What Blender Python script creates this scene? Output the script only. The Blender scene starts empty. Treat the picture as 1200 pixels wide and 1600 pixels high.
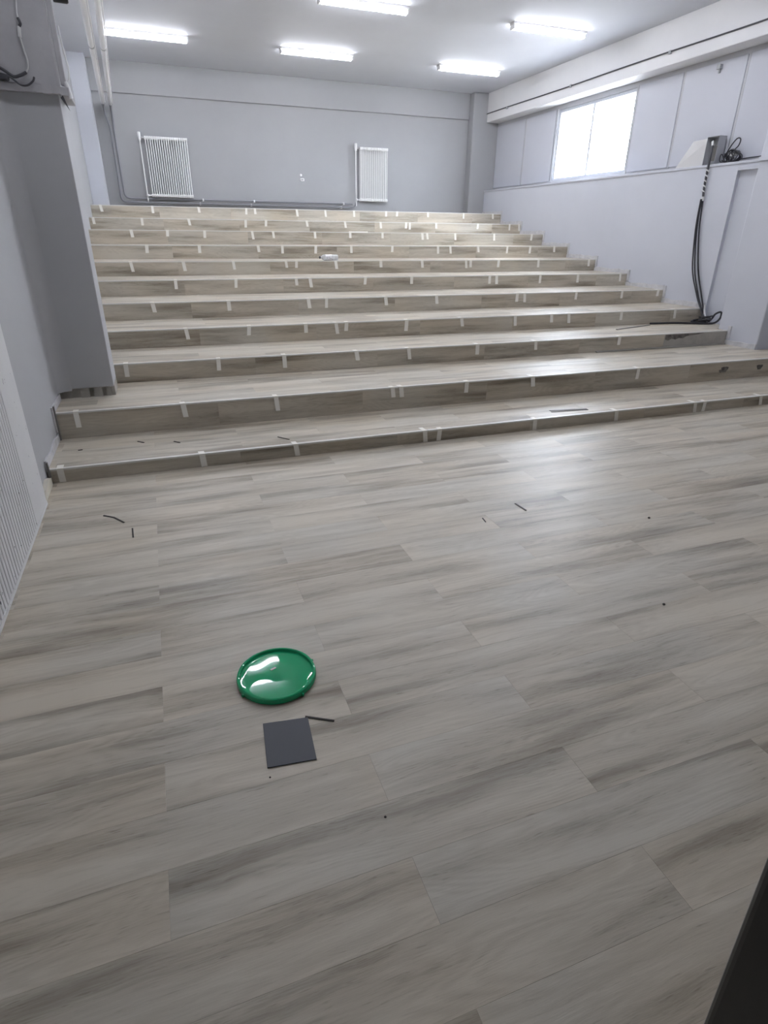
import bpy, bmesh, math, random
from mathutils import Vector, Matrix

S = bpy.context.scene
C = S.collection
random.seed(7)

# ------------------------------------------------------------------ camera
cd = bpy.data.cameras.new('camera')
cd.sensor_fit = 'AUTO'; cd.sensor_width = 36.0
cd.lens = 36.0 * 915.0 / 1600.0
cd.clip_start = 0.02; cd.clip_end = 200
cam = bpy.data.objects.new('camera', cd); C.objects.link(cam)
RX = (0.93965539, -0.34197793, 0.00994232)
RY = (0.13900315, 0.40817142, 0.90226062)
RZ = (-0.31261139, -0.84643203, 0.43107648)
CAM_Z = 1.5
cam.matrix_world = Matrix(((RX[0], RY[0], RZ[0], 0.0),
                           (RX[1], RY[1], RZ[1], 0.0),
                           (RX[2], RY[2], RZ[2], CAM_Z),
                           (0, 0, 0, 1)))
S.camera = cam

# ------------------------------------------------------------------ world: even overcast daylight
W_STRENGTH = 10.0
w = bpy.data.worlds.new('sky'); S.world = w; w.use_nodes = True
bg = w.node_tree.nodes['Background']
bg.inputs[0].default_value = (0.80, 0.88, 1.0, 1)
bg.inputs[1].default_value = W_STRENGTH
# portal over the real window opening: only helps sampling of the sky
pd = bpy.data.lights.new('window_portal', 'AREA'); pd.shape = 'RECTANGLE'; pd.size = 1.1; pd.size_y = 1.92
pd.cycles.is_portal = True
po = bpy.data.objects.new('window_portal', pd); C.objects.link(po)
po.location = (7.30, 9.59, 2.93); po.rotation_euler = (0, math.pi/2, 0)

LAMP_STRENGTH = 13.0
S.view_settings.view_transform = 'Standard'
S.view_settings.look = 'None'
S.view_settings.gamma = 1.0
S.view_settings.use_curve_mapping = False
S.view_settings.exposure = 1.9

# ------------------------------------------------------------------ dimensions (metres)
XL, XR = -0.83, 6.90          # left wall, right lower wall
YF, YB = -2.5, 12.93          # wall behind the camera, far wall
ZC = 4.05                     # ceiling
XU = 7.10                     # recessed upper panels on the right
SILL = 2.325
YS = [4.05, 4.70, 5.57, 6.32, 7.10, 7.90, 8.70, 9.50, 10.30, 11.10, 11.90, 12.92]
ZS = [.093, .289, .450, .618, .790, .960, 1.128, 1.305, 1.495, 1.665, 1.862]

# ------------------------------------------------------------------ materials
def mat(name, col, rough=.6, metal=0.0, spec=.5):
    m = bpy.data.materials.new(name); m.use_nodes = True
    b = m.node_tree.nodes['Principled BSDF']
    b.inputs['Base Color'].default_value = (*col, 1)
    b.inputs['Roughness'].default_value = rough
    b.inputs['Metallic'].default_value = metal
    b.inputs['Specular IOR Level'].default_value = spec
    return m
def nd(m, t, **kw):
    n = m.node_tree.nodes.new(t)
    for k, v in kw.items():
        if k in n.inputs.keys(): n.inputs[k].default_value = v
        else: setattr(n, k, v)
    return n
def ln(m, a, ao, b, bi): m.node_tree.links.new(a.outputs[ao], b.inputs[bi])
def ramp(m, stops):
    r = nd(m, 'ShaderNodeValToRGB'); e = r.color_ramp.elements
    while len(e) < len(stops): e.new(0.5)
    for i, (p, c) in enumerate(stops):
        e[i].position = p; e[i].color = (*c, 1) if len(c) == 3 else c
    return r

def paint(name, c1, c2, scale=1.2, rough=.6, bump=.15, bscale=60):
    m = mat(name, c1, rough, spec=.35); b = m.node_tree.nodes['Principled BSDF']
    g = nd(m, 'ShaderNodeNewGeometry')
    n = nd(m, 'ShaderNodeTexNoise', Scale=scale, Detail=5.0, Roughness=.6)
    ln(m, g, 'Position', n, 'Vector')
    r = ramp(m, [(.3, c2), (.65, c1)]); ln(m, n, 'Fac', r, 'Fac'); ln(m, r, 'Color', b, 'Base Color')
    n2 = nd(m, 'ShaderNodeTexNoise', Scale=bscale, Detail=4.0); ln(m, g, 'Position', n2, 'Vector')
    n3 = nd(m, 'ShaderNodeTexNoise', Scale=2.5, Detail=2.0); ln(m, g, 'Position', n3, 'Vector')
    ad = nd(m, 'ShaderNodeMath', operation='MULTIPLY_ADD'); ad.inputs[1].default_value = 0.12
    ln(m, n2, 'Fac', ad, 0); ln(m, n3, 'Fac', ad, 2)
    bp = nd(m, 'ShaderNodeBump', Strength=bump, Distance=.02); ln(m, ad, 'Value', bp, 'Height'); ln(m, bp, 'Normal', b, 'Normal')
    return m

def wood(name):
    m = mat(name, (.4, .36, .32), .42, spec=.42); b = m.node_tree.nodes['Principled BSDF']
    tc = nd(m, 'ShaderNodeTexCoord'); oi = nd(m, 'ShaderNodeObjectInfo')
    off = nd(m, 'ShaderNodeVectorMath', operation='SCALE'); off.inputs[0].default_value = (37.0, 91.0, 53.0)
    ln(m, oi, 'Random', off, 'Scale')
    ad = nd(m, 'ShaderNodeVectorMath', operation='ADD'); ln(m, tc, 'Object', ad, 0); ln(m, off, 'Vector', ad, 1)
    # gentle waviness of the grain
    wv = nd(m, 'ShaderNodeTexNoise', Scale=2.2, Detail=2.0); ln(m, ad, 'Vector', wv, 'Vector')
    sb = nd(m, 'ShaderNodeVectorMath', operation='SUBTRACT'); sb.inputs[1].default_value = (.5, .5, .5); ln(m, wv, 'Color', sb, 0)
    sc = nd(m, 'ShaderNodeVectorMath', operation='MULTIPLY'); sc.inputs[1].default_value = (.10, .040, .0); ln(m, sb, 'Vector', sc, 0)
    ad2 = nd(m, 'ShaderNodeVectorMath', operation='ADD'); ln(m, ad, 'Vector', ad2, 0); ln(m, sc, 'Vector', ad2, 1)
    def stretched(sx, sy, detail, rough=.55):
        mp = nd(m, 'ShaderNodeMapping'); mp.inputs['Scale'].default_value = (sx, sy, 1.0); ln(m, ad2, 'Vector', mp, 'Vector')
        t = nd(m, 'ShaderNodeTexNoise', Scale=1.0, Detail=detail, Roughness=rough); ln(m, mp, 'Vector', t, 'Vector')
        return t
    broad = stretched(.95, 8.5, 2.0)
    streak = stretched(2.0, 34.0, 6.0, .66)
    fine = stretched(13.0, 240.0, 4.0, .7)
    fleck = stretched(17.0, 150.0, 2.0, .5)
    # cathedral figure
    mp = nd(m, 'ShaderNodeMapping'); mp.inputs['Scale'].default_value = (.9, 6.5, 1.0); ln(m, ad2, 'Vector', mp, 'Vector')
    fg = nd(m, 'ShaderNodeTexNoise', Scale=1.3, Detail=1.0); ln(m, mp, 'Vector', fg, 'Vector')
    mu = nd(m, 'ShaderNodeMath', operation='MULTIPLY'); mu.inputs[1].default_value = 120.0; ln(m, fg, 'Fac', mu, 0)
    sn = nd(m, 'ShaderNodeMath', operation='SINE'); ln(m, mu, 'Value', sn, 0)
    msk = ramp(m, [(.42, (0, 0, 0)), (.58, (1, 1, 1))]); ln(m, broad, 'Fac', msk, 'Fac')
    fm = nd(m, 'ShaderNodeMath', operation='MULTIPLY'); ln(m, sn, 'Value', fm, 0); ln(m, msk, 'Color', fm, 1)
    r = ramp(m, [(.20, (.200, .168, .132)), (.38, (.338, .298, .240)), (.53, (.475, .428, .354)), (.78, (.585, .536, .456))])
    def madd(a, ao, k, c=None, cv=0.0):
        x = nd(m, 'ShaderNodeMath', operation='MULTIPLY_ADD'); ln(m, a, ao, x, 0); x.inputs[1].default_value = k
        if c is not None: ln(m, c, 'Value', x, 2)
        else: x.inputs[2].default_value = cv
        return x
    v = madd(broad, 'Fac', 1.15, None, -.48)
    v = madd(streak, 'Fac', .52, v)
    v = madd(fine, 'Fac', .30, v)
    fk = ramp(m, [(.62, (0, 0, 0)), (.74, (1, 1, 1))]); ln(m, fleck, 'Fac', fk, 'Fac')
    v = madd(fk, 'Color', -.13, v)
    v = madd(fm, 'Value', .052, v)
    v = madd(oi, 'Random', .13, v)
    ln(m, v, 'Value', r, 'Fac')
    # warm / cool drift within and between planks
    hue = nd(m, 'ShaderNodeTexNoise', Scale=1.6, Detail=1.0); ln(m, ad, 'Vector', hue, 'Vector')
    hr = ramp(m, [(.35, (1.02, 1.0, .965)), (.65, (.98, 1.0, 1.015))]); ln(m, hue, 'Fac', hr, 'Fac')
    mx = nd(m, 'ShaderNodeMix', data_type='RGBA', blend_type='MULTIPLY'); mx.inputs[0].default_value = 1.0
    ln(m, r, 'Color', mx, 6); ln(m, hr, 'Color', mx, 7); ln(m, mx, 2, b, 'Base Color')
    bp = nd(m, 'ShaderNodeBump', Strength=.12, Distance=.004); ln(m, fine, 'Fac', bp, 'Height'); ln(m, bp, 'Normal', b, 'Normal')
    rr = nd(m, 'ShaderNodeMapRange'); rr.inputs['To Min'].default_value = .34; rr.inputs['To Max'].default_value = .47
    ln(m, streak, 'Fac', rr, 'Value'); ln(m, rr, 'Result', b, 'Roughness')
    return m

M = {}
M['wall'] = paint('grey_wall_paint', (.47, .475, .49), (.445, .45, .465))
M['wall_back'] = paint('mid_grey_wall_paint', (.37, .375, .385), (.35, .355, .365))
M['wall_right'] = paint('pale_grey_wall_paint', (.59, .605, .66), (.565, .58, .635))
M['ceiling'] = paint('pale_ceiling_paint', (.60, .615, .66), (.57, .585, .63), 1.0, .7)
M['white'] = paint('white_beam_paint', (.72, .715, .72), (.68, .68, .69), 1.5)
M['plaster'] = paint('rough_lavender_plaster', (.47, .465, .48), (.40, .395, .41), 4.0, .8, .5, 30)
M['board'] = paint('grey_board_paint', (.545, .555, .605), (.525, .535, .585), 1.0, .5, .06)
M['batten'] = mat('grey_batten_paint', (.46, .465, .49), .5)
M['ribbed'] = paint('ribbed_panel_paint', (.74, .74, .74), (.69, .69, .70), 3.0, .5, .05)
def chips(m):
    b = m.node_tree.nodes['Principled BSDF']; src = b.inputs['Base Color'].links[0].from_socket
    g = nd(m, 'ShaderNodeNewGeometry'); t = nd(m, 'ShaderNodeTexNoise', Scale=26.0, Detail=3.0, Roughness=.7); ln(m, g, 'Position', t, 'Vector')
    r = ramp(m, [(.69, (0, 0, 0)), (.70, (1, 1, 1))]); ln(m, t, 'Fac', r, 'Fac')
    mx = nd(m, 'ShaderNodeMix', data_type='RGBA'); mx.inputs[7].default_value = (.16, .16, .17, 1)
    ln(m, r, 'Color', mx, 0); m.node_tree.links.new(src, mx.inputs[6]); ln(m, mx, 2, b, 'Base Color')
chips(M['ribbed'])
M['concrete'] = paint('bare_concrete', (.46, .44, .40), (.38, .36, .33), 9.0, .9, .8, 45)
M['torn'] = paint('torn_cement_patch', (.22, .20, .18), (.075, .07, .065), 22.0, .9, .6, 40)
M['substrate'] = mat('floor_substrate', (.30, .27, .24), .8)
M['wood'] = wood('grey_oak_vinyl')
M['nosing'] = mat('pale_edge_profile', (.70, .69, .66), .35)
M['tape'] = mat('masking_tape', (.86, .84, .785), .7)
M['skirt'] = paint('chalky_white_skirting', (.66, .65, .66), (.50, .50, .52), 14.0, .8, .5, 50)
M['radiator'] = mat('white_enamel', (.80, .80, .79), .3)
M['valve'] = mat('white_plastic', (.82, .82, .82), .35)
M['pipe_grey'] = mat('grey_painted_pipe', (.23, .235, .255), .55)
M['pipe_white'] = mat('white_pipe_insulation', (.86, .86, .87), .4)
M['lid'] = mat('green_plastic', (.018, .42, .18), .035)
M['slate'] = mat('charcoal_sample', (.062, .066, .082), .55)
M['black'] = mat('black_rubber', (.022, .022, .028), .45)
M['blackwood'] = mat('black_laminate', (.007, .007, .0085), .38)
M['cable_grey'] = mat('dark_grey_cable', (.05, .05, .058), .5)
M['cable_white'] = mat('white_cable', (.66, .66, .66), .45)
M['metal'] = mat('zinc', (.55, .55, .56), .35, .9)
M['boxgrey'] = mat('grey_sheet_steel', (.38, .39, .41), .5)
M['boxbeige'] = mat('beige_sheet_steel', (.52, .51, .50), .5)
M['sliver'] = mat('dark_offcut', (.045, .04, .037), .7)
M['sliver_grey'] = mat('grey_offcut', (.20, .19, .18), .6)
M['strip'] = mat('grey_shim', (.31, .295, .27), .6)
M['frame'] = mat('white_window_frame', (.55, .57, .62), .4)
M['label'] = mat('white_label', (.82, .82, .83), .5)
M['print'] = mat('grey_print', (.22, .22, .25), .5)
M['cream'] = mat('cream_filler', (.66, .62, .53), .8)
gl = mat('window_glass', (1, 1, 1), .0); gb = gl.node_tree.nodes['Principled BSDF']
gb.inputs['Transmission Weight'].default_value = 1.0; gb.inputs['IOR'].default_value = 1.01
M['glass'] = gl
pg = mat('clear_plastic', (.93, .95, .97), .08); pb = pg.node_tree.nodes['Principled BSDF']
pb.inputs['Transmission Weight'].default_value = .55; pb.inputs['IOR'].default_value = 1.2
M['clear'] = pg
em = bpy.data.materials.new('lit_diffuser'); em.use_nodes = True
eb = em.node_tree.nodes['Principled BSDF']
eb.inputs['Base Color'].default_value = (.8, .8, .8, 1)
eb.inputs['Emission Color'].default_value = (.905, .925, 1.0, 1)
eb.inputs['Emission Strength'].default_value = LAMP_STRENGTH
M['lamp'] = em

# ------------------------------------------------------------------ mesh helpers
WL = {}                                              # world location of each object used as a parent
class MB:
    def __init__(s): s.v = []; s.f = []
    def add(s, vs, fs):
        o = len(s.v); s.v += [tuple(x) for x in vs]; s.f += [tuple(i + o for i in f) for f in fs]; return s
    def box(s, x0, x1, y0, y1, z0, z1):
        return s.add([(x0,y0,z0),(x1,y0,z0),(x1,y1,z0),(x0,y1,z0),(x0,y0,z1),(x1,y0,z1),(x1,y1,z1),(x0,y1,z1)],
              [(0,3,2,1),(4,5,6,7),(0,1,5,4),(1,2,6,5),(2,3,7,6),(3,0,4,7)])
    def prism(s, poly, axis, a, b):
        """poly of 2-D points extruded along axis from a to b"""
        n = len(poly)
        def P(p, t):
            return {'x': (t, p[0], p[1]), 'y': (p[0], t, p[1]), 'z': (p[0], p[1], t)}[axis]
        vs = [P(p, a) for p in poly] + [P(p, b) for p in poly]
        fs = [tuple(range(n - 1, -1, -1)), tuple(range(n, 2 * n))] + [(i, (i + 1) % n, n + (i + 1) % n, n + i) for i in range(n)]
        return s.add(vs, fs)
    def tube(s, pts, r, n=8, smooth=True):
        pts = [Vector(p) for p in pts]
        if smooth and len(pts) > 2:
            q = []
            for i in range(len(pts) - 1):
                p0, p1, p2, p3 = pts[max(i-1, 0)], pts[i], pts[i+1], pts[min(i+2, len(pts)-1)]
                for k in range(6):
                    t = k / 6
                    q.append(.5 * ((2*p1) + (p2-p0)*t + (2*p0-5*p1+4*p2-p3)*t*t + (3*p1-p0-3*p2+p3)*t**3))
            pts = q + [pts[-1]]
        vs, fs = [], []; up = None
        for i, p in enumerate(pts):
            d = (pts[min(i+1, len(pts)-1)] - pts[max(i-1, 0)]).normalized()
            if up is None: up = d.orthogonal().normalized()
            up = (up - d * up.dot(d)).normalized(); sd = d.cross(up)
            for k in range(n):
                a = 2 * math.pi * k / n; vs.append(p + r * (math.cos(a) * up + math.sin(a) * sd))
        for i in range(len(pts) - 1):
            for k in range(n):
                a, b = i*n + k, i*n + (k+1) % n; fs.append((a, b, b+n, a+n))
        fs.append(tuple(range(n-1, -1, -1))); fs.append(tuple(range(len(pts)*n - n, len(pts)*n)))
        return s.add(vs, fs)
    def lathe(s, prof, c, axis='z', n=32):
        """prof: (radius, height) list turned round an axis through c"""
        vs, fs = [], []
        for (r, h) in prof:
            for k in range(n):
                a = 2 * math.pi * k / n; u, v = r * math.cos(a), r * math.sin(a)
                vs.append({'z': (c[0]+u, c[1]+v, c[2]+h), 'x': (c[0]+h, c[1]+u, c[2]+v), 'y': (c[0]+v, c[1]+h, c[2]+u)}[axis])
        for i in range(len(prof) - 1):
            for k in range(n):
                a, b = i*n + k, i*n + (k+1) % n; fs.append((a, b, b+n, a+n))
        fs.append(tuple(range(n-1, -1, -1))); fs.append(tuple(range(len(prof)*n - n, len(prof)*n)))
        return s.add(vs, fs)
    def build(s, name, m, parent=None, smooth=False, bevel=0.0, seg=2, origin=None):
        xs, ys, zs = zip(*s.v)
        o0 = Vector(origin) if origin else Vector(((min(xs)+max(xs))/2, (min(ys)+max(ys))/2, min(zs)))
        me = bpy.data.meshes.new(name)
        me.from_pydata([tuple(Vector(v) - o0) for v in s.v], [], s.f); me.validate()
        bm = bmesh.new(); bm.from_mesh(me); bmesh.ops.recalc_face_normals(bm, faces=bm.faces); bm.to_mesh(me); bm.free()
        me.materials.append(M[m] if isinstance(m, str) else m)
        o = bpy.data.objects.new(name, me); C.objects.link(o)
        WL[o] = o0
        if parent is not None: o.parent = parent; o.location = o0 - WL[parent]
        else: o.location = o0
        if smooth:
            for p in me.polygons: p.use_smooth = True
            me.set_sharp_from_angle(angle=math.radians(40))
        if bevel:
            bv = o.modifiers.new('bevel', 'BEVEL'); bv.width = bevel; bv.segments = seg; bv.limit_method = 'ANGLE'
        return o
def empty(name, loc):
    o = bpy.data.objects.new(name, None); C.objects.link(o); o.location = loc; WL[o] = Vector(loc); o.empty_display_size = .1
    return o
def tag(o, label, cat, group=None):
    o['label'] = label; o['category'] = cat
    if group: o['group'] = group
    return o
def struct(o, label=None):
    o['kind'] = 'structure'
    if label: o['label'] = label
    return o
def copy_to(src, parent, world):
    c = src.copy(); C.objects.link(c); WL[c] = Vector(world)
    c.parent = parent; c.location = Vector(world) - (WL[parent] if parent else Vector())
    return c
ORD = ['first', 'second', 'third', 'fourth', 'fifth', 'sixth', 'seventh', 'eighth', 'ninth', 'tenth', 'eleventh', 'twelfth', 'thirteenth', 'fourteenth', 'fifteenth']

# ------------------------------------------------------------------ planks (one shared mesh per size)
PL = {}
def plank(name, parent, x0, y0, z0, length, width, upright=False, thick=.005):
    """a plank with its low corner at x0,y0,z0; flat: width runs in +y; upright: width runs in +z, face towards -y"""
    key = (round(length, 3), round(width, 3), thick)
    if key not in PL:
        g = .0001; me = bpy.data.meshes.new('plank'); c = .00035
        l2, w2 = length/2 - g, width/2 - g
        vs = [(sx*l2, sy*w2, 0) for sx, sy in ((-1,-1),(1,-1),(1,1),(-1,1))]
        vs += [(sx*l2, sy*w2, thick-c) for sx, sy in ((-1,-1),(1,-1),(1,1),(-1,1))]
        vs += [(sx*(l2-c), sy*(w2-c), thick) for sx, sy in ((-1,-1),(1,-1),(1,1),(-1,1))]
        fs = [(0,3,2,1), (8,9,10,11)]
        for b in (0, 4):
            for i in range(4):
                j = (i+1) % 4; fs.append((b+i, b+j, b+4+j, b+4+i))
        me.from_pydata(vs, [], fs); me.materials.append(M['wood']); PL[key] = me
    o = bpy.data.objects.new(name, PL[key]); C.objects.link(o); o.parent = parent
    if upright:
        o.rotation_euler = (math.pi/2, 0, 0); wl = Vector((x0 + length/2, y0, z0 + width/2))
    else:
        wl = Vector((x0 + length/2, y0 + width/2, z0))
    o.location = wl - WL[parent]; WL[o] = wl
    return o
def row(name, parent, xa, xb, y0, z0, width, joint, L=1.21, upright=False):
    x = joint
    while x > xa: x -= L
    cuts = [xa]; x += L
    while x < xb - .02:
        if x > xa + .02: cuts.append(x)
        x += L
    cuts.append(xb)
    for a, b in zip(cuts, cuts[1:]): plank(name, parent, a, y0, z0, b - a, width, upright)

# ------------------------------------------------------------------ floor
fl = struct(MB().box(XL-.2, XR+.5, YF-.2, YS[0]+.1, -.15, -.005).build('floor', 'substrate'), 'grey-beige oak look plank floor of the hall')
k = -20
while 1.10 + .18*k < YS[0] - .005:
    y = 1.10 + .18*k; wd = min(.18, YS[0] - .001 - y)
    row('plank', fl, XL, XR, y, -.005, wd, .43 if k % 2 == 0 else -.18)
    k += 1

# ------------------------------------------------------------------ ceiling and walls
struct(MB().box(XL-.2, XR+.6, YF-.2, YB+.3, ZC, ZC+.2).build('ceiling', 'ceiling'), 'smooth pale grey ceiling')
struct(MB().box(XL-.2, XL, YF-.2, YB+.3, -.005, ZC).build('wall_left', 'wall'), 'light grey painted side wall')
struct(MB().box(XL, XR+.6, YF-.2, YF, -.005, ZC).build('wall_front', 'wall'), 'grey wall behind the viewer')
wb = struct(MB().box(XL, XR+.6, YB, YB+.3, 0, ZC).build('wall_back', 'wall_back'), 'grey far wall behind the top step')
struct(MB().box(-.574, 6.53, 12.885, YB, 3.60, ZC).build('wall_back_beam', 'wall_back', bevel=.006), 'shallow grey beam along the top of the far wall')
struct(MB().box(XL, -.574, 12.60, YB, 1.80, ZC).build('wall_back_pilaster', 'wall_right', bevel=.006), 'grey pilaster at the left end of the far wall')
struct(MB().box(6.53, XU+.2, 12.70, YB, 1.80, ZC).build('wall_back_column', 'wall_back', bevel=.025, seg=3), 'grey corner column at the right end of the far wall')

# right wall: thick lower part with a shallow niche, upper part set back with boards and a window
RC = 6.945
lw = MB()
lw.box(XR, XR+.5, 6.30, YB, -.005, SILL-.03)
lw.box(RC, XR+.5, 5.72, 6.30, -.005, 2.235).box(XR, RC, 5.72, 6.30, -.005, ZS[2])
lw.box(XR, XR+.5, 5.72, 6.30, 2.235, SILL-.03)
lw.box(XR, XR+.5, YF, 5.72, -.005, SILL-.03)
struct(lw.build('wall_right', 'wall_right'), 'pale grey lower side wall under the window ledge')
struct(MB().box(6.55, XR+.1, 5.14, 5.72, .25, ZC).build('wall_right_pillar', 'wall_right', bevel=.012), 'pale grey pillar projecting from the side wall')
struct(MB().box(6.545, 6.548, 5.14, 5.72, 2.262, 2.305).box(6.53, 6.55, 5.13, 5.72, 2.262, 2.302).build('trim_2', 'wall_right'), 'narrow ledge moulding on the side pillar')
WY0, WY1, WZ0, WZ1 = 8.62, 10.56, 2.385, 3.47
uw = MB()
uw.box(XU+.012, XU+.3, YF, WY0, SILL-.03, 3.56)
uw.box(XU+.012, XU+.3, WY1, YB, SILL-.03, 3.56)
uw.box(XU+.012, XU+.3, WY0, WY1, SILL-.03, WZ0)
uw.box(XU+.012, XU+.3, WY0, WY1, WZ1, 3.56)
up = struct(uw.build('wall_right_upper', 'batten'), 'recessed upper side wall clad with grey boards')
for a, b in ((11.62, 12.68), (10.62, 11.575), (7.72, 8.56), (6.715, 7.675), (5.71, 6.67), (4.70, 5.665), (3.69, 4.655)):
    MB().box(XU-.004, XU+.012, a, b, 2.375, 3.485).build('panel', 'board', up, bevel=.003)
for a in (11.597, 10.59, 8.59, 7.6975, 6.6925, 5.6875, 4.6775):
    MB().box(XU+.002, XU+.012, a-.016, a+.016, 2.36, 3.49).build('batten', 'batten', up)
struct(MB().box(XR-.012, XU+.012, 6.30-.6, 12.70, SILL-.03, SILL).build('trim_1', 'board', bevel=.004), 'pale ledge running under the boards and window')
struct(MB().box(6.84, XR+.5, YF, 12.70, 3.546, ZC).build('ceiling_beam', 'white', bevel=.008), 'white downstand beam along the top of the side wall')

# niche trim: lintel strip
struct(MB().box(XR-.010, RC, 5.73, 6.30, 2.225, 2.262).build('trim_3', 'board', bevel=.003), 'pale lintel strip over the shallow wall niche')

# window
wn = struct(empty('window_1', (XU+.05, (WY0+WY1)/2, WZ0)), 'bright two-pane window in the side wall')
fx0, fx1 = XU+.03, XU+.056
MB().box(fx0, fx1, WY0, WY1, WZ0, WZ0+.035).box(fx0, fx1, WY0, WY1, WZ1-.045, WZ1).box(fx0, fx1, WY0, WY0+.035, WZ0+.035, WZ1-.045).box(fx0, fx1, WY1-.035, WY1, WZ0+.035, WZ1-.045).build('window_frame', 'frame', wn, bevel=.004)
MB().box(fx0+.004, fx1-.004, 9.592, 9.643, WZ0+.035, WZ1-.045).build('mullion', 'frame', wn, bevel=.004)
for a, b in ((WY0+.035, 9.592), (9.643, WY1-.035)):
    MB().box(fx0+.011, fx0+.015, a, b, WZ0+.035, WZ1-.045).build('pane', 'glass', wn)

struct(MB().box(7.42, 60, -40, 70, 1.9, 2.15).build('ground_outside', 'concrete'), 'unseen ground added outside to cut light from below the window')  # added out of view so less sky light reaches the ceiling from below

# left column on the second step, with a thicker rough upper part
cl = MB().box(XL, -.425, 5.12, 5.46, .365, 2.30)
struct(cl.build('wall_left_column', 'wall', bevel=.006), 'dark grey column standing on the second step')
cb = MB(); n = 13; rnd = random.Random(3)
for i in range(n):                                    # broken plaster at the column foot
    a = XL + i*(XL*-1 - .425)/n; b = XL + (i+1)*(XL*-1 - .425)/n
    cb.box(a, b, 5.128 + rnd.uniform(0, .03), 5.45, .289, .366 + 0*i)
struct(cb.build('trim_4', 'concrete'), 'broken bare plaster at the foot of the column')
struct(MB().box(XL, -.405, 5.095, 5.48, 2.335, ZC).build('wall_left_column_top', 'plaster', bevel=.008), 'rough lavender upper part of the column')
lg = MB()
for i in range(9):
    a = XL + i*.0525; lg.box(a, a+.0525, 5.085 - rnd.uniform(0, .012), 5.47, 2.292 + rnd.uniform(-.004, .004), 2.335 + rnd.uniform(-.004, .006))
struct(lg.build('trim_5', 'plaster'), 'ragged plaster ledge across the column')
fp = [(XL, 5.12)] + [(XL + .10*(1 - math.cos(a)), 5.02 + .10*math.sin(a)) for a in [math.pi/2*k/10 for k in range(11)]]
struct(MB().prism(fp, 'z', .35, 2.29).build('trim_6', 'wall', smooth=True), 'rounded plaster fillet beside the column')

# ribbed cladding on the near left wall
rp = MB(); poly = [(XL, 3.72), (XL+.028, 3.72), (XL+.034, 3.70), (XL+.034, 3.36)]
y = 3.36
while y > -.6:
    for dx, dy in ((.032, .004), (.016, .006), (.016, .014), (.032, .016), (.034, .020), (.034, .042)): poly.append((XL+dx, y-dy))
    y -= .042
poly += [(XL, y)]
rp.box(XL, XL+.036, y, 3.705, 0, .022)
struct(rp.prism(poly, 'z', .0, 2.4).build('wall_left_cladding', 'ribbed'), 'white finely ribbed cladding on the near side wall')

# ------------------------------------------------------------------ tiered steps
SX0, SX1 = XL+.002, XR-.002
st = tag(empty('tiered_steps', (SX0, YS[0], 0)), 'eleven wide tiered steps clad in grey-beige oak look planks', 'steps')
JX = {1: .40, 2: .33, 3: .77, 4: .345, 5: .335, 6: .325, 7: .31, 8: .29, 9: .27, 10: .26, 11: .235}
for i in range(11):
    y0, y1, z = YS[i], YS[i+1], ZS[i]; zb = 0 if i == 0 else ZS[i-1]
    b = MB()
    xr = 6.545 if i == 2 else SX1
    if i == 2:
        b.box(SX0, 6.545, y0+.006, 5.725, 0, z-.005).box(SX0, SX1, 5.725, y1+.006, 0, z-.005)
    elif i == 1:
        b.box(SX0, SX1, y0+.006, y1+.006, 0, z-.005)
    else:
        b.box(SX0, SX1, y0+.006, y1+.006, 0, z-.005)
    s = b.build('step', 'substrate', st)
    # riser planks
    if i == 2:
        row('riser_plank', s, SX0, 5.57, y0+.006, zb, z-.005-zb, JX[3], 1.2, True)
        rp2 = MB().box(5.57, 6.545, y0, y0+.006, zb, z-.005).build('bare_riser_end', 'concrete', s)
        rp2['label'] = 'bare grey cement riser end'
        tp2 = MB().prism([(5.58, .385), (5.63, .372), (5.68, .392), (5.74, .378), (5.79, .395), (5.85, .388), (5.90, .412), (6.00, .418), (6.16, .436), (6.16, .443), (5.58, .443)], 'y', y0-.002, y0).build('torn_patch', 'torn', s)
        tp2['label'] = 'dark torn patch on the bare cement'
    elif i == 1:
        row('riser_plank', s, SX0, SX1, y0+.006, zb, z-.005-zb, JX[2], 1.2, True)
        for sx, sz, sw in ((5.62, .205, .045), (5.57, .19, .025), (6.13, .20, .04)):
            MB().prism([(sx + sw*math.cos(a)*(1+.35*math.sin(3*a)), sz + sw*.9*math.sin(a)*(1+.3*math.cos(2*a))) for a in [math.pi*2*k/12 for k in range(12)]], 'y', y0-.0006, y0+.002).build('cement_smear', 'torn', s)
    else:
        row('riser_plank', s, SX0, xr, y0+.006, zb, z-.005-zb, JX[i+1], 1.2, True)
    # tread planks, only where the eye is above the tread
    if i < 9:
        y = y0 + .001; r = 0
        while y < y1 - .004:
            wd = min(.18, y1 - y); xe = 6.545 if (i == 2 and y < 5.72) else SX1
            row('tread_plank', s, SX0, xe, y, z-.005, wd, .43 + .61*((r+i) % 2) + .23*(i % 3))
            y += .18; r += 1
    else:
        MB().box(SX0, SX1, y0+.001, y1, z-.005, z).build('tread_plank', 'wood', s)
    # pale edge profile in three lengths
    zt = z + .0025
    for a, c in ((SX0, 1.858), (1.862, 4.528), (4.532, 6.54 if i == 2 else SX1)):
        MB().prism([(y0-.003, zt-.012), (y0-.003, zt), (y0+.026, zt), (y0+.026, zt-.0025), (y0, zt-.0025), (y0, zt-.012)], 'x', a, c).build('edge_profile', 'nosing', s)

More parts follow.
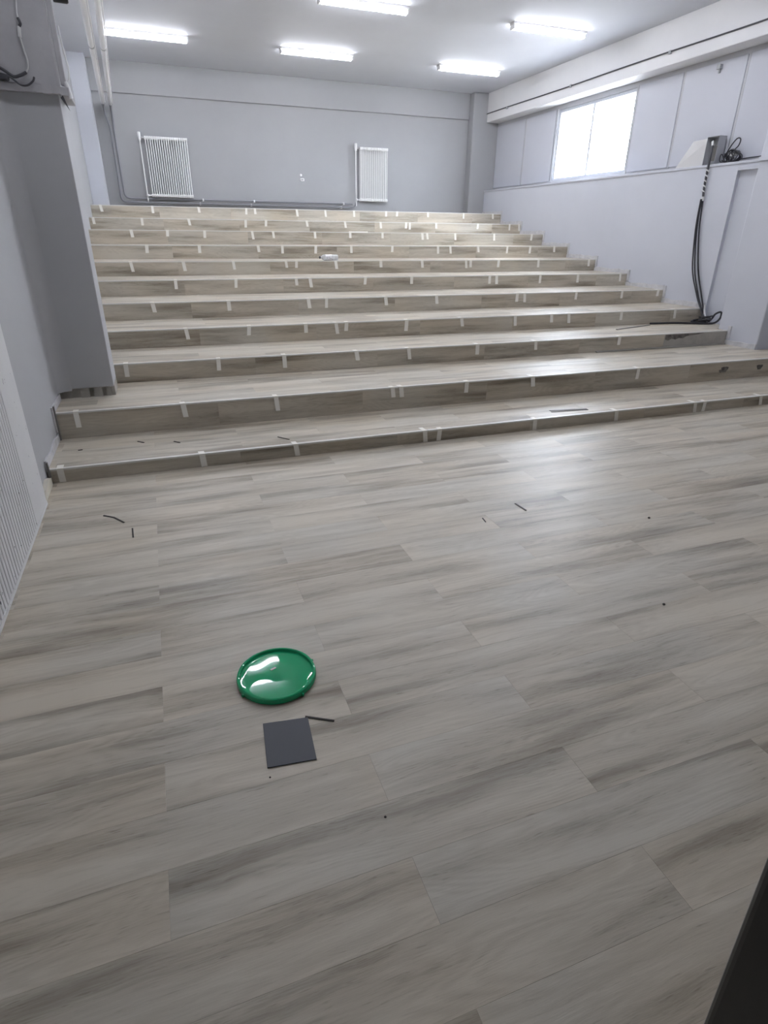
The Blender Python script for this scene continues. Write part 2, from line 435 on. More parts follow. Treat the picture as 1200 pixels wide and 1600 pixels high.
# skirting that follows the steps on both side walls
def skirting(name, xa, xb, rng, label):
    e = struct(empty(name, ((xa+xb)/2, YS[rng[0]], ZS[rng[0]])), label)
    for i in rng:
        y0, y1, z = YS[i], YS[i+1], ZS[i]
        a, b = xa, xb
        if name == 'baseboard_right' and i == 1: a, b, y0, y1 = 6.536, 6.55, 5.14, 5.57
        if name == 'baseboard_right' and i == 2: y0 = 6.30
        if name == 'baseboard_left' and i == 1: y1 = 5.10
        p = MB(); n = max(3, int((y1-y0)/.09)); h = [z + .055 + rnd.uniform(-.010, .010) for _ in range(n+1)]
        poly = [(y0, z)] + [(y1, z)] + [(y0 + (y1-y0)*k/n, h[k]) for k in range(n, -1, -1)]
        p.prism(poly, 'x', a, b); p.build('tread_skirting', 'skirt', e)
        if i + 1 < 11 and not (name == 'baseboard_right' and i == 2) and not (name == 'baseboard_left' and i == 1):
            MB().box(a, b, y1-.045, y1-.004, z+.066, ZS[i+1]+.055).build('riser_skirting', 'skirt', e)
    return e
skirting('baseboard_right', XR-.013, XR, range(1, 11), 'chalky white stepped skirting on the side wall by the window')
skirting('baseboard_left', XL, XL+.012, range(0, 2), 'chalky white stepped skirting beside the column')
# end strips beside the two lowest risers on the left
for i, lab in ((0, 'thin grey strip upright against the wall beside the lowest riser'), (1, 'thin grey strip upright against the wall beside the second riser')):
    zb = 0 if i == 0 else ZS[0]
    tag(MB().box(XL+.012, XL+.022, YS[i]-.024, YS[i]-.004, zb, ZS[i]+.055).build('edge_strip', 'sliver_grey'), lab, 'strip', 'edge strips beside the left wall')
tag(MB().prism([(3.74, 0), (4.02, 0), (4.02, .05), (3.93, .075), (3.80, .05)], 'x', XL, XL+.025).build('filler_wedge', 'cream'), 'cream wedge of filler on the floor by the ribbed cladding', 'filler')

# ------------------------------------------------------------------ masking tape strips
TAPE = {11: [-0.68, 0.13, 0.89, 1.71, 1.86, 2.62, 3.16, 3.72, 4.37, 4.6, 5.25, 6.03, 6.7],
 10: [-0.77, -0.06, 0.65, 1.57, 1.91, 2.61, 3.3, 3.97, 4.47, 4.54, 5.07, 5.95, 6.64, 6.85],
 9: [-0.23, 0.28, 0.82, 1.54, 1.87, 2.55, 3.15, 3.72, 4.45, 4.54, 5.08, 5.86, 6.65],
 8: [-0.04, 0.66, 1.49, 1.85, 2.36, 2.92, 3.6, 4.39, 4.61, 5.12, 5.68, 6.13, 6.61],
 7: [-0.26, 0.38, 1.02, 1.73, 1.88, 2.44, 3.12, 3.77, 4.5, 4.58, 5.07, 5.79, 6.76],
 6: [0.23, 0.94, 1.69, 1.87, 2.62, 3.28, 4.48, 4.59, 5.32, 5.98, 6.76],
 5: [-0.06, 0.74, 1.65, 1.87, 2.61, 3.29, 4.46, 4.57, 5.39, 6.16, 6.8],
 4: [0.22, 0.84, 1.43, 1.76, 1.88, 2.58, 3.26, 3.97, 4.48, 4.73, 5.53, 6.4],
 3: [-0.34, 0.44, 1.04, 1.75, 2.3, 3.08, 3.79, 4.91],
 2: [-0.68, 0.07, 0.79, 1.8, 1.88, 2.52, 3.21, 4.45],
 1: [-0.75, 0.14, 0.8, 1.83, 1.96, 2.84, 3.68, 4.58, 4.7, 5.41]}
STEPN = {1: 'lowest step', 11: 'topmost step'}
for kk in range(2, 11): STEPN[kk] = ORD[kk-1] + ' step up'
rt = random.Random(11)
for kk in range(1, 12):
    y0, z = YS[kk-1] - .003, ZS[kk-1] + .0025; zb = 0 if kk == 1 else ZS[kk-2]
    for j, x in enumerate(TAPE[kk]):
        wd = rt.uniform(.036, .044)/2; ltop = rt.uniform(.05, .085); ldn = min(rt.uniform(.085, .12), z - zb - .004)
        sk = rt.uniform(-.010, .016); t = .0012
        # strip path: back on the tread, over the edge, down the riser; tilted a little
        path = [(y0 + ltop, z + .0002, -sk*.6), (y0 - .0005, z + .0006, 0), (y0 - .0012, z - ldn, sk)]
        path[2] = (y0 - .0010 - rt.uniform(0, .004), z - ldn, sk)
        vs = []
        for (yy, zz, dx) in path:
            for s_ in (-1, 1): vs.append((x + dx + s_*wd, yy, zz))
        nrm = [(0, t), (-t, t), (-t, 0)]
        for (yy, zz, dx), (ny, nz) in zip(path, nrm):
            for s_ in (-1, 1): vs.append((x + dx + s_*wd, yy + ny, zz + nz))
        fs = [(0,1,3,2), (2,3,5,4), (6,8,9,7), (8,10,11,9), (0,6,7,1), (4,5,11,10), (0,2,8,6), (2,4,10,8), (1,7,9,3), (3,9,11,5)]
        o = MB().add(vs, fs).build('masking_tape', 'tape')
        nn = len(TAPE[kk])
        which = 'leftmost' if j == 0 else ('rightmost' if j == nn-1 else ORD[j] + ' from left')
        tag(o, f'cream masking tape strip over the edge of the {STEPN[kk]}, {which}', 'tape', 'masking tape strips on the step edges')
o = MB().box(3.13, 3.46, YS[8]-.0045, YS[8]-.0030, ZS[8]-.010, ZS[8]+.014).build('masking_tape', 'tape')
tag(o, 'long cream tape strip lying lengthwise along the ninth step edge', 'tape', 'masking tape strips on the step edges')

# ------------------------------------------------------------------ ceiling lights
def lamp():
    e = empty('ceiling_light', (0, 0, 0))
    MB().box(-.585, .585, -.055, .055, -.03, 0).build('housing', 'valve', e, bevel=.006)
    prof = [(-.052, -.031)] + [(-.052*math.cos(a), -.045 - .035*math.sin(a)) for a in [math.pi*k/10 for k in range(11)]] + [(.052, -.031)]
    MB().prism(prof, 'x', -.555, .555).build('diffuser', 'lamp', e, smooth=True)
    for s_ in (-1, 1):
        MB().box(min(s_*.556, s_*.578), max(s_*.556, s_*.578), -.052, .052, -.079, -.030).build('end_cap', 'valve', e, bevel=.008)
    return e
proto = lamp(); first = True
XC = (.36, 2.88, 5.55)
for ry, rn in ((11.07, 'row nearest the far wall'), (8.71, 'row over the middle steps'), (6.35, 'row over the lower steps'), (3.99, 'unseen row added to light the open floor')):  # last row is unseen, added to brighten the front of the hall
    for lx, cn in zip(XC, ('left', 'middle', 'right')):
        if first: e = proto; first = False
        else:
            e = proto.copy(); C.objects.link(e)
            for ch in list(proto.children):
                c = ch.copy(); C.objects.link(c); c.parent = e
        e.location = (lx, ry, ZC); WL[e] = Vector((lx, ry, ZC))
        tag(e, f'lit tube ceiling light, {cn} one of the {rn}', 'ceiling light', 'tube lights on the ceiling')

# ------------------------------------------------------------------ radiators
def radiator(x0, x1, nsec, z0, z1, label):
    yb, yf = YB - .045, YB - .145
    e = tag(empty('radiator', ((x0+x1)/2, YB-.09, z0)), label, 'radiator', 'column radiators on the far wall')
    p = (x1 - x0) / nsec; ref = None
    for i in range(nsec):
        cx = x0 + p*(i+.5)
        if ref is None:
            m = MB(); w2 = p*.21
            ymid = (yb+yf)/2
            for yy in (yf+.014, yb-.014):
                m.tube([(cx, yy, z0+.03), (cx, yy, z1-.03)], w2, 8, False)
            for za, zb2 in ((z0, z0+.055), (z1-.055, z1)):
                zc = (za+zb2)/2
                pr = []
                for k in range(12):
                    a = 2*math.pi*k/12; pr.append((ymid + .05*math.copysign(abs(math.cos(a))**.6, math.cos(a)), zc + .0275*math.copysign(abs(math.sin(a))**.6, math.sin(a))))
                m.prism(pr, 'x', cx - p*.42, cx + p*.42)
            ref = m.build('radiator_section', 'radiator', e, smooth=True)
        else:
            copy_to(ref, e, (cx, WL[ref].y, WL[ref].z))
    for zc in (z0+.0275, z1-.0275):
        MB().tube([(x0+.005, (yb+yf)/2, zc), (x1-.005, (yb+yf)/2, zc)], .014, 8, False).build('header_pipe', 'radiator', e)
    for bx in (x0 + (x1-x0)*.2, x0 + (x1-x0)*.8):
        MB().box(bx-.012, bx+.012, yb-.03, YB-.001, z1-.05, z1-.02).build('wall_bracket', 'radiator', e)
    # supply pipe and valves on the left
    xp = x0 - .075; ym = (yb+yf)/2
    MB().tube([(xp, ym, z0-.085), (xp, ym, z1-.028)], .011, 10, False).build('supply_pipe', 'radiator', e, smooth=True)
    MB().tube([(xp, ym, z1-.028), (x0+.01, ym, z1-.028)], .012, 8, False).build('valve_arm', 'metal', e, smooth=True)
    MB().lathe([(.016, -.045), (.024, -.02), (.024, .0), (.028, .01), (.028, .075), (.02, .085)], (xp, ym, z1-.028), 'z', 14).build('thermostat_valve', 'valve', e, smooth=True)
    MB().lathe([(.012, -.02), (.024, -.012), (.024, .012), (.012, .02)], (xp+.012, ym, z0+.028), 'z', 12).tube([(xp, ym, z0+.028), (x0+.01, ym, z0+.028)], .01, 8, False).build('return_valve', 'valve', e, smooth=True)
    return e
radiator(.165, .895, 19, 2.035, 2.985, 'white column radiator on the far wall, the wider left one')
radiator(4.14, 4.73, 15, 2.06, 3.01, 'white column radiator on the far wall, the narrower right one')

# grey heating pipes on the back wall
def bend(pts, r=.10, n=5):
    out = [Vector(pts[0])]
    for a, b, c in zip(pts, pts[1:], pts[2:]):
        a, b, c = Vector(a), Vector(b), Vector(c)
        p, q = b + (a-b).normalized()*r, b + (c-b).normalized()*r
        for k in range(n+1):
            t = k/n; out.append((1-t)**2*p + 2*t*(1-t)*b + t*t*q)
    out.append(Vector(pts[-1])); return out
yp = 12.84
def heating_pipe(pts, label, clips):
    e = tag(empty('heating_pipe', pts[-1]), label, 'pipe', 'thin grey heating pipes')
    MB().tube(bend(pts), .0155, 10, False).build('pipe_run', 'pipe_grey', e, smooth=True)
    for (x, y, z) in clips:
        MB().box(x-.012, x+.012, y-.022, YB-.001, z-.022, z+.022).build('pipe_clip', 'valve', e, bevel=.004)
heating_pipe([(-.415, yp, 3.40), (-.405, yp, 3.26), (-.355, yp, 3.08), (-.365, yp-.01, 1.945), (4.065, yp-.01, 1.945), (4.065, yp, 1.985)],
             'outer grey heating pipe bending along the far wall to the right radiator', [(1.0, yp, 1.945), (1.95, yp, 1.945), (3.75, yp, 1.945)])
heating_pipe([(-.297, yp+.01, 3.38), (-.29, yp+.01, 3.26), (-.305, yp+.01, 3.06), (-.30, yp+.01, 2.01), (3.99, yp+.01, 2.01)],
             'inner grey heating pipe bending along the far wall under the left radiator', [(1.06, yp, 2.01), (2.01, yp, 2.01), (3.80, yp, 2.01)])
# insulated pipes hanging below the ceiling
def hung_pipe(a, b, label):
    e = tag(empty('ceiling_pipe', a), label, 'pipe', 'white insulated pipes below the ceiling')
    MB().tube([a, b], .029, 16, False).build('insulated_pipe', 'pipe_white', e, smooth=True)
    MB().tube([a, (a[0], a[1]+.02, a[2]-.05)], .022, 12, False).build('end_collar', 'pipe_grey', e, smooth=True)
    a, b = Vector(a), Vector(b)
    for yy in (8.82, 5.4, 2.0, -1.2):
        t = (yy - a.y)/(b.y - a.y); p = a.lerp(b, t)
        MB().lathe([(.035, -.018), (.035, .018)], p, 'y', 16).tube([(p.x, p.y, p.z+.033), (p.x, p.y, ZC)], .005, 6, False).build('pipe_hanger', 'metal', e, smooth=True)
    MB().tube([a + Vector((.038, 0, .004)), b + Vector((.038, 0, .004))], .006, 8, False).build('thin_white_line', 'pipe_white', e, smooth=True)  # thin white tube running along the right side of the pipe
hung_pipe((-.412, 12.80, 3.43), (-.00, -2.45, 3.16), 'white insulated pipe under the ceiling, nearer the left wall')
hung_pipe((-.294, 12.80, 3.42), (.13, -2.45, 3.16), 'white insulated pipe under the ceiling, nearer the lights')

# ------------------------------------------------------------------ back wall sockets
e = tag(empty('wall_socket', (2.985, YB, 2.39)), 'small white socket on the far wall between the radiators', 'socket')
MB().box(2.945, 3.025, YB-.03, YB-.001, 2.385, 2.435).build('socket_box', 'valve', e, bevel=.006)
MB().box(2.965, 3.005, YB-.034, YB-.030, 2.400, 2.420).build('socket_face', 'boxgrey', e)
tag(MB().lathe([(.004, 0), (.022, -.002), (.022, -.010), (.01, -.014)], (2.965, YB-.001, 2.49), 'y', 12).build('cable_outlet', 'valve'), 'tiny round cable outlet above the small white socket', 'outlet')

# ------------------------------------------------------------------ cable along the white beam
e = tag(empty('beam_cable', (6.83, 12.7, 3.69)), 'thin dark cable clipped along the white beam', 'cable')
MB().tube([(6.828, y, 3.692 + .004*math.sin(y*1.7)) for y in [12.69 - .5*i for i in range(29)]], .009, 6).build('cable_run', 'cable_grey', e, smooth=True)
for y in (11.9, 9.9, 7.75, 5.8):
    MB().box(6.814, 6.839, y-.02, y+.02, 3.665, 3.708).build('cable_clip', 'boxgrey', e, bevel=.004)
for y, lab in ((7.1, 'small dark bracket under the white beam above the loose box'),):
    tag(MB().box(XU-.05, XU-.006, y-.03, y+.03, 3.40, 3.45).box(XU-.03, XU-.006, y-.012, y+.012, 3.36, 3.40).build('wall_bracket', 'boxgrey', bevel=.004), lab, 'bracket')

# ------------------------------------------------------------------ electrical box, leaning cover, tangled cables on the ledge
e = tag(empty('electrical_box', (6.985, 6.83, SILL)), 'open grey steel box standing on the wall ledge', 'electrical box')
bx0, bx1, by0, by1, bz0, bz1 = 6.945, 7.065, 6.735, 6.925, SILL+.001, 2.645
b = MB().box(bx1-.004, bx1, by0, by1, bz0, bz1).box(bx0, bx1-.004, by0, by0+.004, bz0, bz1).box(bx0, bx1-.004, by1-.004, by1, bz0, bz1).box(bx0, bx1-.004, by0+.004, by1-.004, bz0, bz0+.004).box(bx0, bx1-.004, by0+.004, by1-.004, bz1-.004, bz1)
b.build('box_shell', 'boxgrey', e)
MB().box(bx1-.040, bx1-.005, by0+.05, by1-.05, bz0+.05, bz1-.10).build('terminal_block', 'sliver_grey', e, bevel=.006)
MB().tube([(7.02, 6.86, 2.56), (6.96, 6.83, 2.585), (6.915, 6.80, 2.575), (6.895, 6.77, 2.53)], .013, 10).build('white_gland', 'cable_white', e, smooth=True)
cp = MB(); th = math.radians(14)
for (yy, zz, xx) in ((0, 0, 0),): pass
p0 = [(6.915, 7.35, SILL+.002), (6.965, 6.935, SILL+.002), (7.045, 6.965, 2.648), (7.035, 7.24, 2.635)]
cp.add([p for p in p0] + [(p[0]+.008, p[1], p[2]) for p in p0], [(0,1,2,3), (7,6,5,4), (0,4,5,1), (1,5,6,2), (2,6,7,3), (3,7,4,0)])
tag(cp.build('box_cover', 'boxbeige'), 'beige metal cover leaning beside the open grey box', 'cover')
rc = random.Random(5)
e = tag(empty('cable_tangle', (6.99, 6.5, SILL)), 'tangle of black cables heaped on the wall ledge', 'cables')
for k in range(10):
    c0 = Vector((6.985 + rc.uniform(-.02, .03), 6.50 + rc.uniform(-.07, .07), SILL+.085)); pts = []
    ph = rc.uniform(0, 6); ry, rz = rc.uniform(.06, .14), rc.uniform(.04, .085)
    for q in range(11):
        a = ph + q*.75
        pts.append((c0.x + .03*math.sin(a*1.3), c0.y + ry*math.cos(a), max(SILL+.012, c0.z - .02 + rz*math.sin(a))))
    MB().tube(pts, rc.choice((.005, .006, .008)), 6).build('cable_loop', 'cable_grey' if k % 3 else 'black', e, smooth=True)
MB().tube([(6.99, 6.64, SILL+.05), (6.98, 6.58, SILL+.16), (6.98, 6.50, SILL+.255), (6.98, 6.44, SILL+.25), (6.98, 6.45, SILL+.18), (6.985, 6.53, SILL+.12), (6.985, 6.56, SILL+.05)], .007, 6).build('tall_loop', 'black', e, smooth=True)
MB().tube([(6.98, 6.62, SILL+.03), (6.98, 6.66, SILL+.10), (6.98, 6.69, SILL+.10), (6.98, 6.68, SILL+.03), (6.98, 6.60, SILL+.02)], .006, 6).build('small_loop', 'black', e, smooth=True)
MB().tube([(6.99, 6.45, SILL+.03), (7.02, 6.30, SILL+.04), (7.05, 6.14, SILL+.045)], .006, 6).build('loose_end', 'cable_grey', e, smooth=True)
MB().box(6.97, 7.01, 6.46, 6.54, SILL+.075, SILL+.105).build('white_connector', 'cable_white', e, bevel=.006)

# cables hanging down the wall to a coil on the third step
e = tag(empty('hanging_cables', (6.85, 6.4, ZS[2])), 'bundle of black cables hanging from the box down to the step', 'cables')
base = [(6.895, 6.77, 2.53), (6.868, 6.74, 2.44), (6.862, 6.735, 2.33), (6.868, 6.74, 2.24), (6.868, 6.735, 2.09), (6.868, 6.715, 1.94)]
MB().tube(base, .014, 8).build('cable_sleeve', 'cable_grey', e, smooth=True)
sp = [];
for q in range(41):
    t = q/40; z = 2.29 - .29*t; a = t*2*math.pi*5
    sp.append((6.868 + .017*math.cos(a), 6.735 + .017*math.sin(a), z))
MB().tube(sp, .008, 6).build('white_spiral_wrap', 'cable_white', e, smooth=True)
MB().lathe([(.018, 0), (.02, .03), (.018, .05)], (6.868, 6.715, 1.91), 'z', 10).build('tape_band', 'cable_white', e, smooth=True)
for k, (dy1, dy2, r) in enumerate(((-.004, -.01, .0095), (.036, .055, .009), (.010, .020, .0085), (.024, .038, .007))):
    xx = 6.862 - .012*k + .012
    MB().tube([(xx, 6.715+dy1*.15, 1.93), (xx-.004, 6.67+dy1, 1.56), (xx-.006, 6.55+dy1+dy2*.7, 1.10), (xx-.004, 6.40+dy2, .78), (xx-.01, 6.315+dy2*.3, .63), (xx-.03, 6.265+.2*dy1, .52+.02*k), (6.80-.02*k, 6.16-.03*k, ZS[2]+.018)], r, 8).build('black_cable', 'black' if k != 3 else 'cable_grey', e, smooth=True)
MB().tube([(6.86, 6.285, .66), (6.845, 6.26, .60), (6.81, 6.20, .545), (6.80, 6.16, .50)], .012, 8).build('white_cable_end', 'cable_white', e, smooth=True)

e = tag(empty('cable_coil', (6.75, 6.1, ZS[2])), 'loose black cable coiled on the third step against the wall', 'cable')
z3 = ZS[2] + .012
cpts = [(5.98, 6.27, z3), (6.12, 6.255, z3), (6.30, 6.24, z3), (6.50, 6.16, z3), (6.68, 6.06, z3), (6.80, 6.02, z3+.01), (6.88, 6.02, z3+.06), (6.90, 6.03, z3+.12), (6.88, 6.04, z3+.14), (6.85, 6.08, z3+.11), (6.82, 6.10, z3+.04), (6.78, 6.13, z3+.01), (6.68, 6.17, z3+.004), (6.60, 6.20, z3+.012), (6.68, 6.24, z3+.02), (6.80, 6.22, z3+.03)]
MB().tube(cpts, .0125, 8).build('cable_loop', 'black', e, smooth=True)
c2 = []
for q in range(20):
    a = q*.62; c2.append((6.74 + .085*math.cos(a), 6.12 + .06*math.sin(a), z3 + .014 + .004*q))
MB().tube(c2, .010, 8).build('cable_turns', 'black', e, smooth=True)
tag(MB().add([(5.22, 6.01, ZS[2]), (5.235, 5.995, ZS[2]), (5.92, 6.20, ZS[2]), (5.91, 6.225, ZS[2]), (5.22, 6.01, ZS[2]+.008), (5.235, 5.995, ZS[2]+.008), (5.92, 6.20, ZS[2]+.008), (5.91, 6.225, ZS[2]+.008)], [(0,1,2,3), (7,6,5,4), (0,4,5,1), (1,5,6,2), (2,6,7,3), (3,7,4,0)]).build('offcut_strip', 'sliver_grey'), 'long thin grey strip lying on the third step by the coiled cable', 'offcut')
tag(MB().prism([(5.535, ZS[1]), (5.566, ZS[1]), (5.566, ZS[1]+.014), (5.535, ZS[1]+.010)], 'x', 4.60, 6.52).build('base_strip', 'strip'), 'long grey strip lying against the foot of the third riser', 'strip')

# ------------------------------------------------------------------ cables on the column top (upper left)
e = tag(empty('column_cables', (-.6, 5.08, 2.335)), 'loose cables dangling on the rough upper column', 'cables')
yq = 5.082
MB().tube([(-.55, yq, 2.95), (-.556, yq, 2.80), (-.571, yq, 2.70), (-.567, yq, 2.665)], .005, 6).build('thin_wire', 'cable_white', e, smooth=True)
MB().tube([(-.570, yq-.004, 2.672), (-.562, yq-.008, 2.645), (-.572, yq-.006, 2.628)], .008, 8).build('dark_joint', 'cable_grey', e, smooth=True)
MB().tube([(-.574, yq-.004, 2.63), (-.581, yq-.004, 2.575)], .0105, 10, False).build('white_connector', 'cable_white', e, smooth=True)
MB().tube([(-.581, yq-.004, 2.58), (-.572, yq, 2.51), (-.566, yq, 2.46), (-.572, yq, 2.42), (-.588, yq, 2.395)], .005, 8).build('white_lead', 'cable_white', e, smooth=True)
MB().tube([(-.585, yq-.01, 2.395), (-.62, yq-.02, 2.375), (-.66, yq-.022, 2.365), (-.70, yq-.02, 2.39), (-.74, yq-.015, 2.41), (-.80, yq-.01, 2.415)], .009, 8).build('black_lead', 'cable_grey', e, smooth=True)
MB().tube([(-.81, yq-.012, 2.385), (-.73, yq-.02, 2.375), (-.68, yq-.025, 2.36), (-.63, yq-.025, 2.325), (-.59, yq-.025, 2.325), (-.555, yq-.022, 2.35), (-.545, yq-.015, 2.372)], .006, 8).build('grey_lead', 'cable_grey', e, smooth=True)
MB().box(-.76, -.69, yq-.03, yq+.008, 2.345, 2.375).build('junction_box', 'cable_grey', e, bevel=.006)
e = tag(empty('column_conduit', (-.39, 5.10, 2.31)), 'vertical trunking up the corner of the rough upper column', 'conduit')
MB().box(-.400, -.366, 5.098, 5.14, 2.345, ZC).build('trunking', 'plaster', e, bevel=.006)
MB().tube([(-.372, 5.10, 2.365), (-.362, 5.10, 2.335), (-.355, 5.10, 2.275)], .014, 10, False).build('conduit_end', 'cable_white', e, smooth=True)
MB().tube([(-.375, 5.11, 2.360), (-.352, 5.11, 2.375), (-.340, 5.11, 2.41), (-.338, 5.11, 2.46), (-.348, 5.11, 2.53), (-.352, 5.11, 2.60), (-.355, 5.11, 2.66)], .005, 8).build('thin_cable', 'cable_white', e, smooth=True)
MB().add([(-.415, 5.09, 2.275), (-.400, 5.09, 2.29), (-.372, 5.10, 2.205), (-.415, 5.11, 2.275), (-.400, 5.11, 2.29), (-.372, 5.105, 2.205)], [(0,1,2), (5,4,3), (0,3,4,1), (1,4,5,2), (2,5,3,0)]).build('hanging_flap', 'cable_grey', e)
# dark device on the column side high up
e = tag(empty('security_camera', (-.33, 5.3, 2.86)), 'small black device on the upper column near the ceiling pipes', 'camera')
MB().lathe([(.012, -.03), (.034, -.028), (.036, .05), (.030, .06)], (-.335, 5.24, 2.845), 'x', 14).build('camera_body', 'black', e, smooth=True)
MB().tube([(-.325, 5.24, 2.87), (-.335, 5.26, 2.93), (-.36, 5.27, 2.97), (-.404, 5.27, 2.97)], .012, 8).build('camera_arm', 'cable_grey', e, smooth=True)

# ------------------------------------------------------------------ bottle on the seventh step
e = tag(empty('plastic_bottle', (2.36, 8.80, ZS[6])), 'clear plastic bottle with white label lying on the seventh step', 'bottle')
bz = ZS[6] + .0415; byy = 8.775
prof = [(.030, .27), (.038, .265), (.0385, .225), (.036, .215), (.0385, .205), (.0385, .185), (.037, .18), (.037, .085), (.0385, .08), (.0385, .07), (.034, .055), (.024, .038), (.014, .028), (.0135, .018)]
MB().lathe([(r, h) for r, h in prof], (2.225, byy, bz), 'x', 24).build('bottle_body', 'clear', e, smooth=True)
lab_ = MB().lathe([(.0393, .085), (.0393, .18)], (2.225, byy, bz), 'x', 24).build('bottle_label', 'label', e, smooth=True)
for zz, a, b2 in ((.005, .095, .112), (.005, .125, .14), (-.010, .095, .118), (-.010, .128, .17)):
    MB().box(2.225+a, 2.225+b2, byy-.0405, byy-.037, bz+zz-.004, bz+zz+.003).build('label_print', 'print', lab_)
MB().lathe([(.015, 0), (.0165, .002), (.0165, .017), (.015, .018)], (2.225, byy, bz), 'x', 16).build('bottle_cap', 'cable_grey', e, smooth=True)

# ------------------------------------------------------------------ green bucket lid
lx, ly = .222, 1.735
e = tag(empty('bucket_lid', (lx, ly, 0)), 'round glossy green plastic bucket lid lying on the floor', 'lid')
R0 = .146
MB().lathe([(R0-.004, .000), (R0, .002), (R0, .014), (R0-.003, .020), (R0-.008, .022), (R0-.012, .020), (R0-.0135, .012), (R0-.0145, .010)], (lx, ly, .0005), 'z', 72).build('rim', 'lid', e, smooth=True)
dv = MB(); nr, na = 44, 120; vs = [(lx, ly, .0118)]; fs = []
rw = random.Random(2)
for i in range(1, nr+1):
    r = (R0-.0146)*i/nr
    for j in range(na):
        a = 2*math.pi*j/na; x, y = r*math.cos(a), r*math.sin(a)
        h = .025*y - .06*y*y + .0040*y*math.sin(x*42 + 1.2) + .015*x*x - .0020*math.exp(-((x+.062)/.034)**2 - ((y+.030)/.026)**2)
        h *= min(1, (1 - i/nr)*9)
        vs.append((lx+x, ly+y, .0118 + h))
for j in range(na): fs.append((0, 1+j, 1+(j+1) % na))
for i in range(nr-1):
    for j in range(na):
        a, b2 = 1+i*na+j, 1+i*na+(j+1) % na; fs.append((a, a+na, b2+na, b2))
dv.add(vs, fs).build('lid_panel', 'lid', e, smooth=True)
# pull tabs round the rim
for a in (.25, 1.9, 3.6, 5.2):
    MB().lathe([(.004, 0), (.006, .002), (.006, .010), (.004, .012)], (lx + (R0+.001)*math.cos(a), ly + (R0+.001)*math.sin(a), .001), 'z', 8).build('rim_notch', 'lid', e)
MB().add([(lx-.018, ly+.032, .0130), (lx+.002, ly+.040, .0130), (lx+.005, ly+.033, .0130), (lx-.015, ly+.025, .0130), (lx-.018, ly+.032, .0142), (lx+.002, ly+.040, .0142), (lx+.005, ly+.033, .0142), (lx-.015, ly+.025, .0142)], [(0,1,2,3), (7,6,5,4), (0,4,5,1), (1,5,6,2), (2,6,7,3), (3,7,4,0)]).build('white_tag', 'label', e)

# ------------------------------------------------------------------ charcoal sample square
q = [(.117, 1.332), (.269, 1.314), (.283, 1.495), (.134, 1.517)]
tag(MB().prism(q, 'z', .0004, .0044).build('sample_square', 'slate', bevel=.0008), 'dark charcoal rectangular tile sample on the floor', 'tile')

# ------------------------------------------------------------------ offcuts and crumbs on floor and steps
def sliver(pts, z, wdt, label, m='sliver'):
    pts = [Vector((p[0], p[1], 0)) for p in pts]; vs = []; n = len(pts); h = .004
    for i, p in enumerate(pts):
        d = (pts[min(i+1, n-1)] - pts[max(i-1, 0)]).normalized(); s_ = Vector((-d.y, d.x, 0)) * wdt/2
        vs += [(p.x-s_.x, p.y-s_.y, z), (p.x+s_.x, p.y+s_.y, z), (p.x-s_.x, p.y-s_.y, z+h), (p.x+s_.x, p.y+s_.y, z+h)]
    fs = [(0,2,3,1), (4*n-4, 4*n-3, 4*n-1, 4*n-2)]
    for i in range(n-1):
        a = 4*i; fs += [(a,a+1,a+5,a+4), (a+2,a+6,a+7,a+3), (a,a+4,a+6,a+2), (a+1,a+3,a+7,a+5)]
    tag(MB().add(vs, fs).build('flooring_offcut', m), label, 'offcut', 'flooring offcuts lying about')
sliver([(-.469, 3.421), (-.412, 3.375), (-.355, 3.286)], 0, .009, 'curved dark offcut on the floor near the ribbed cladding, the longer of two')
sliver([(-.309, 3.194), (-.303, 3.081)], 0, .008, 'short straight dark offcut on the floor near the ribbed cladding')
sliver([(1.893, 2.796), (1.901, 2.687)], 0, .010, 'dark offcut on the open floor before the lowest step')
sliver([(1.602, 2.679), (1.595, 2.628)], 0, .005, 'tiny dark offcut on the open floor, smaller than its neighbour')
sliver([(.276, 1.502), (.364, 1.451)], 0, .006, 'thin brown sliver touching the corner of the charcoal sample')
z1 = ZS[0]
sliver([(3.111, 4.235), (3.465, 4.185)], z1, .018, 'flat grey offcut on the lowest step, the rear of a pair', 'sliver_grey')
sliver([(3.10, 4.195), (3.46, 4.160)], z1, .012, 'flat grey offcut on the lowest step, the front of a pair', 'sliver_grey')
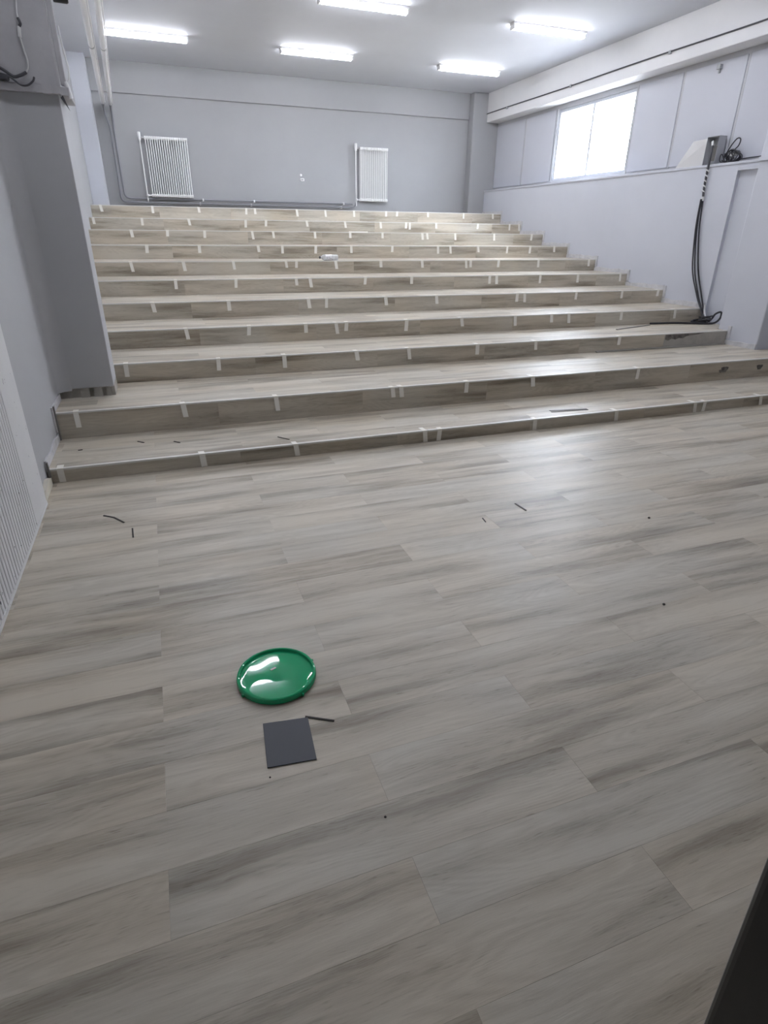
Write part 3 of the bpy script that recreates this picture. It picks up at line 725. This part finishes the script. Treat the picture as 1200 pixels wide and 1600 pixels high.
sliver([(-.032, 4.392), (0.006, 4.348)], z1, .010, 'small bent offcut in the middle of the lowest step left part')
sliver([(-.284, 4.475), (-.24, 4.43)], z1, .009, 'small offcut on the lowest step close to the second riser')
sliver([(.709, 4.257), (.779, 4.17)], z1, .008, 'thin offcut on the lowest step beside the third tape strip')
sliver([(-.674, 4.398), (-.645, 4.403)], z1, .007, 'tiny offcut on the lowest step nearest the side wall')
def crumb(x, y, z, r, label):
    m = MB(); rr = random.Random(int(x*100)); m.lathe([(r*.6, 0), (r, r*.4), (r*.8, r*.9), (r*.3, r*1.2)], (x, y, z), 'z', 7)
    tag(m.build('crumb', 'sliver'), label, 'crumb', 'dark crumbs on the floor')
crumb(1.948, 1.629, 0, .007, 'dark round crumb on the floor at the right side')
crumb(2.53, 2.362, 0, .008, 'dark crumb on the floor farthest to the right')
crumb(.403, 1.053, 0, .004, 'tiny dark crumb on the floor nearest the viewer')
crumb(.119, 1.296, 0, .003, 'tiny dark crumb beside the charcoal sample')

# ------------------------------------------------------------------ black lectern at the right edge of the picture
e = tag(empty('lectern', (.82, -.02, 0)), 'black lectern standing close by at the lower right', 'lectern')
b = MB(); z0, z1 = .03, 1.08
bt = [(.635, -.22), (1.10, -.22), (1.10, .265), (.635, .265)]; tp = [(.535, -.26), (1.14, -.26), (1.14, .253), (.535, .253)]
b.add([(x, y, z0) for x, y in bt] + [(x, y, z1) for x, y in tp], [(0,3,2,1), (4,5,6,7), (0,1,5,4), (1,2,6,5), (2,3,7,6), (3,0,4,7)])
b.build('lectern_body', 'blackwood', e, bevel=.014, seg=4)
MB().box(.64, 1.10, -.21, .25, 0, .03).build('plinth', 'black', e)
MB().add([(.52, -.28, 1.08), (1.155, -.28, 1.08), (1.155, .25, 1.08), (.52, .25, 1.08), (.52, -.28, 1.10), (1.155, -.28, 1.10), (1.155, .25, 1.17), (.52, .25, 1.17)], [(0,3,2,1), (4,5,6,7), (0,1,5,4), (1,2,6,5), (2,3,7,6), (3,0,4,7)]).build('sloped_top', 'blackwood', e, bevel=.006)
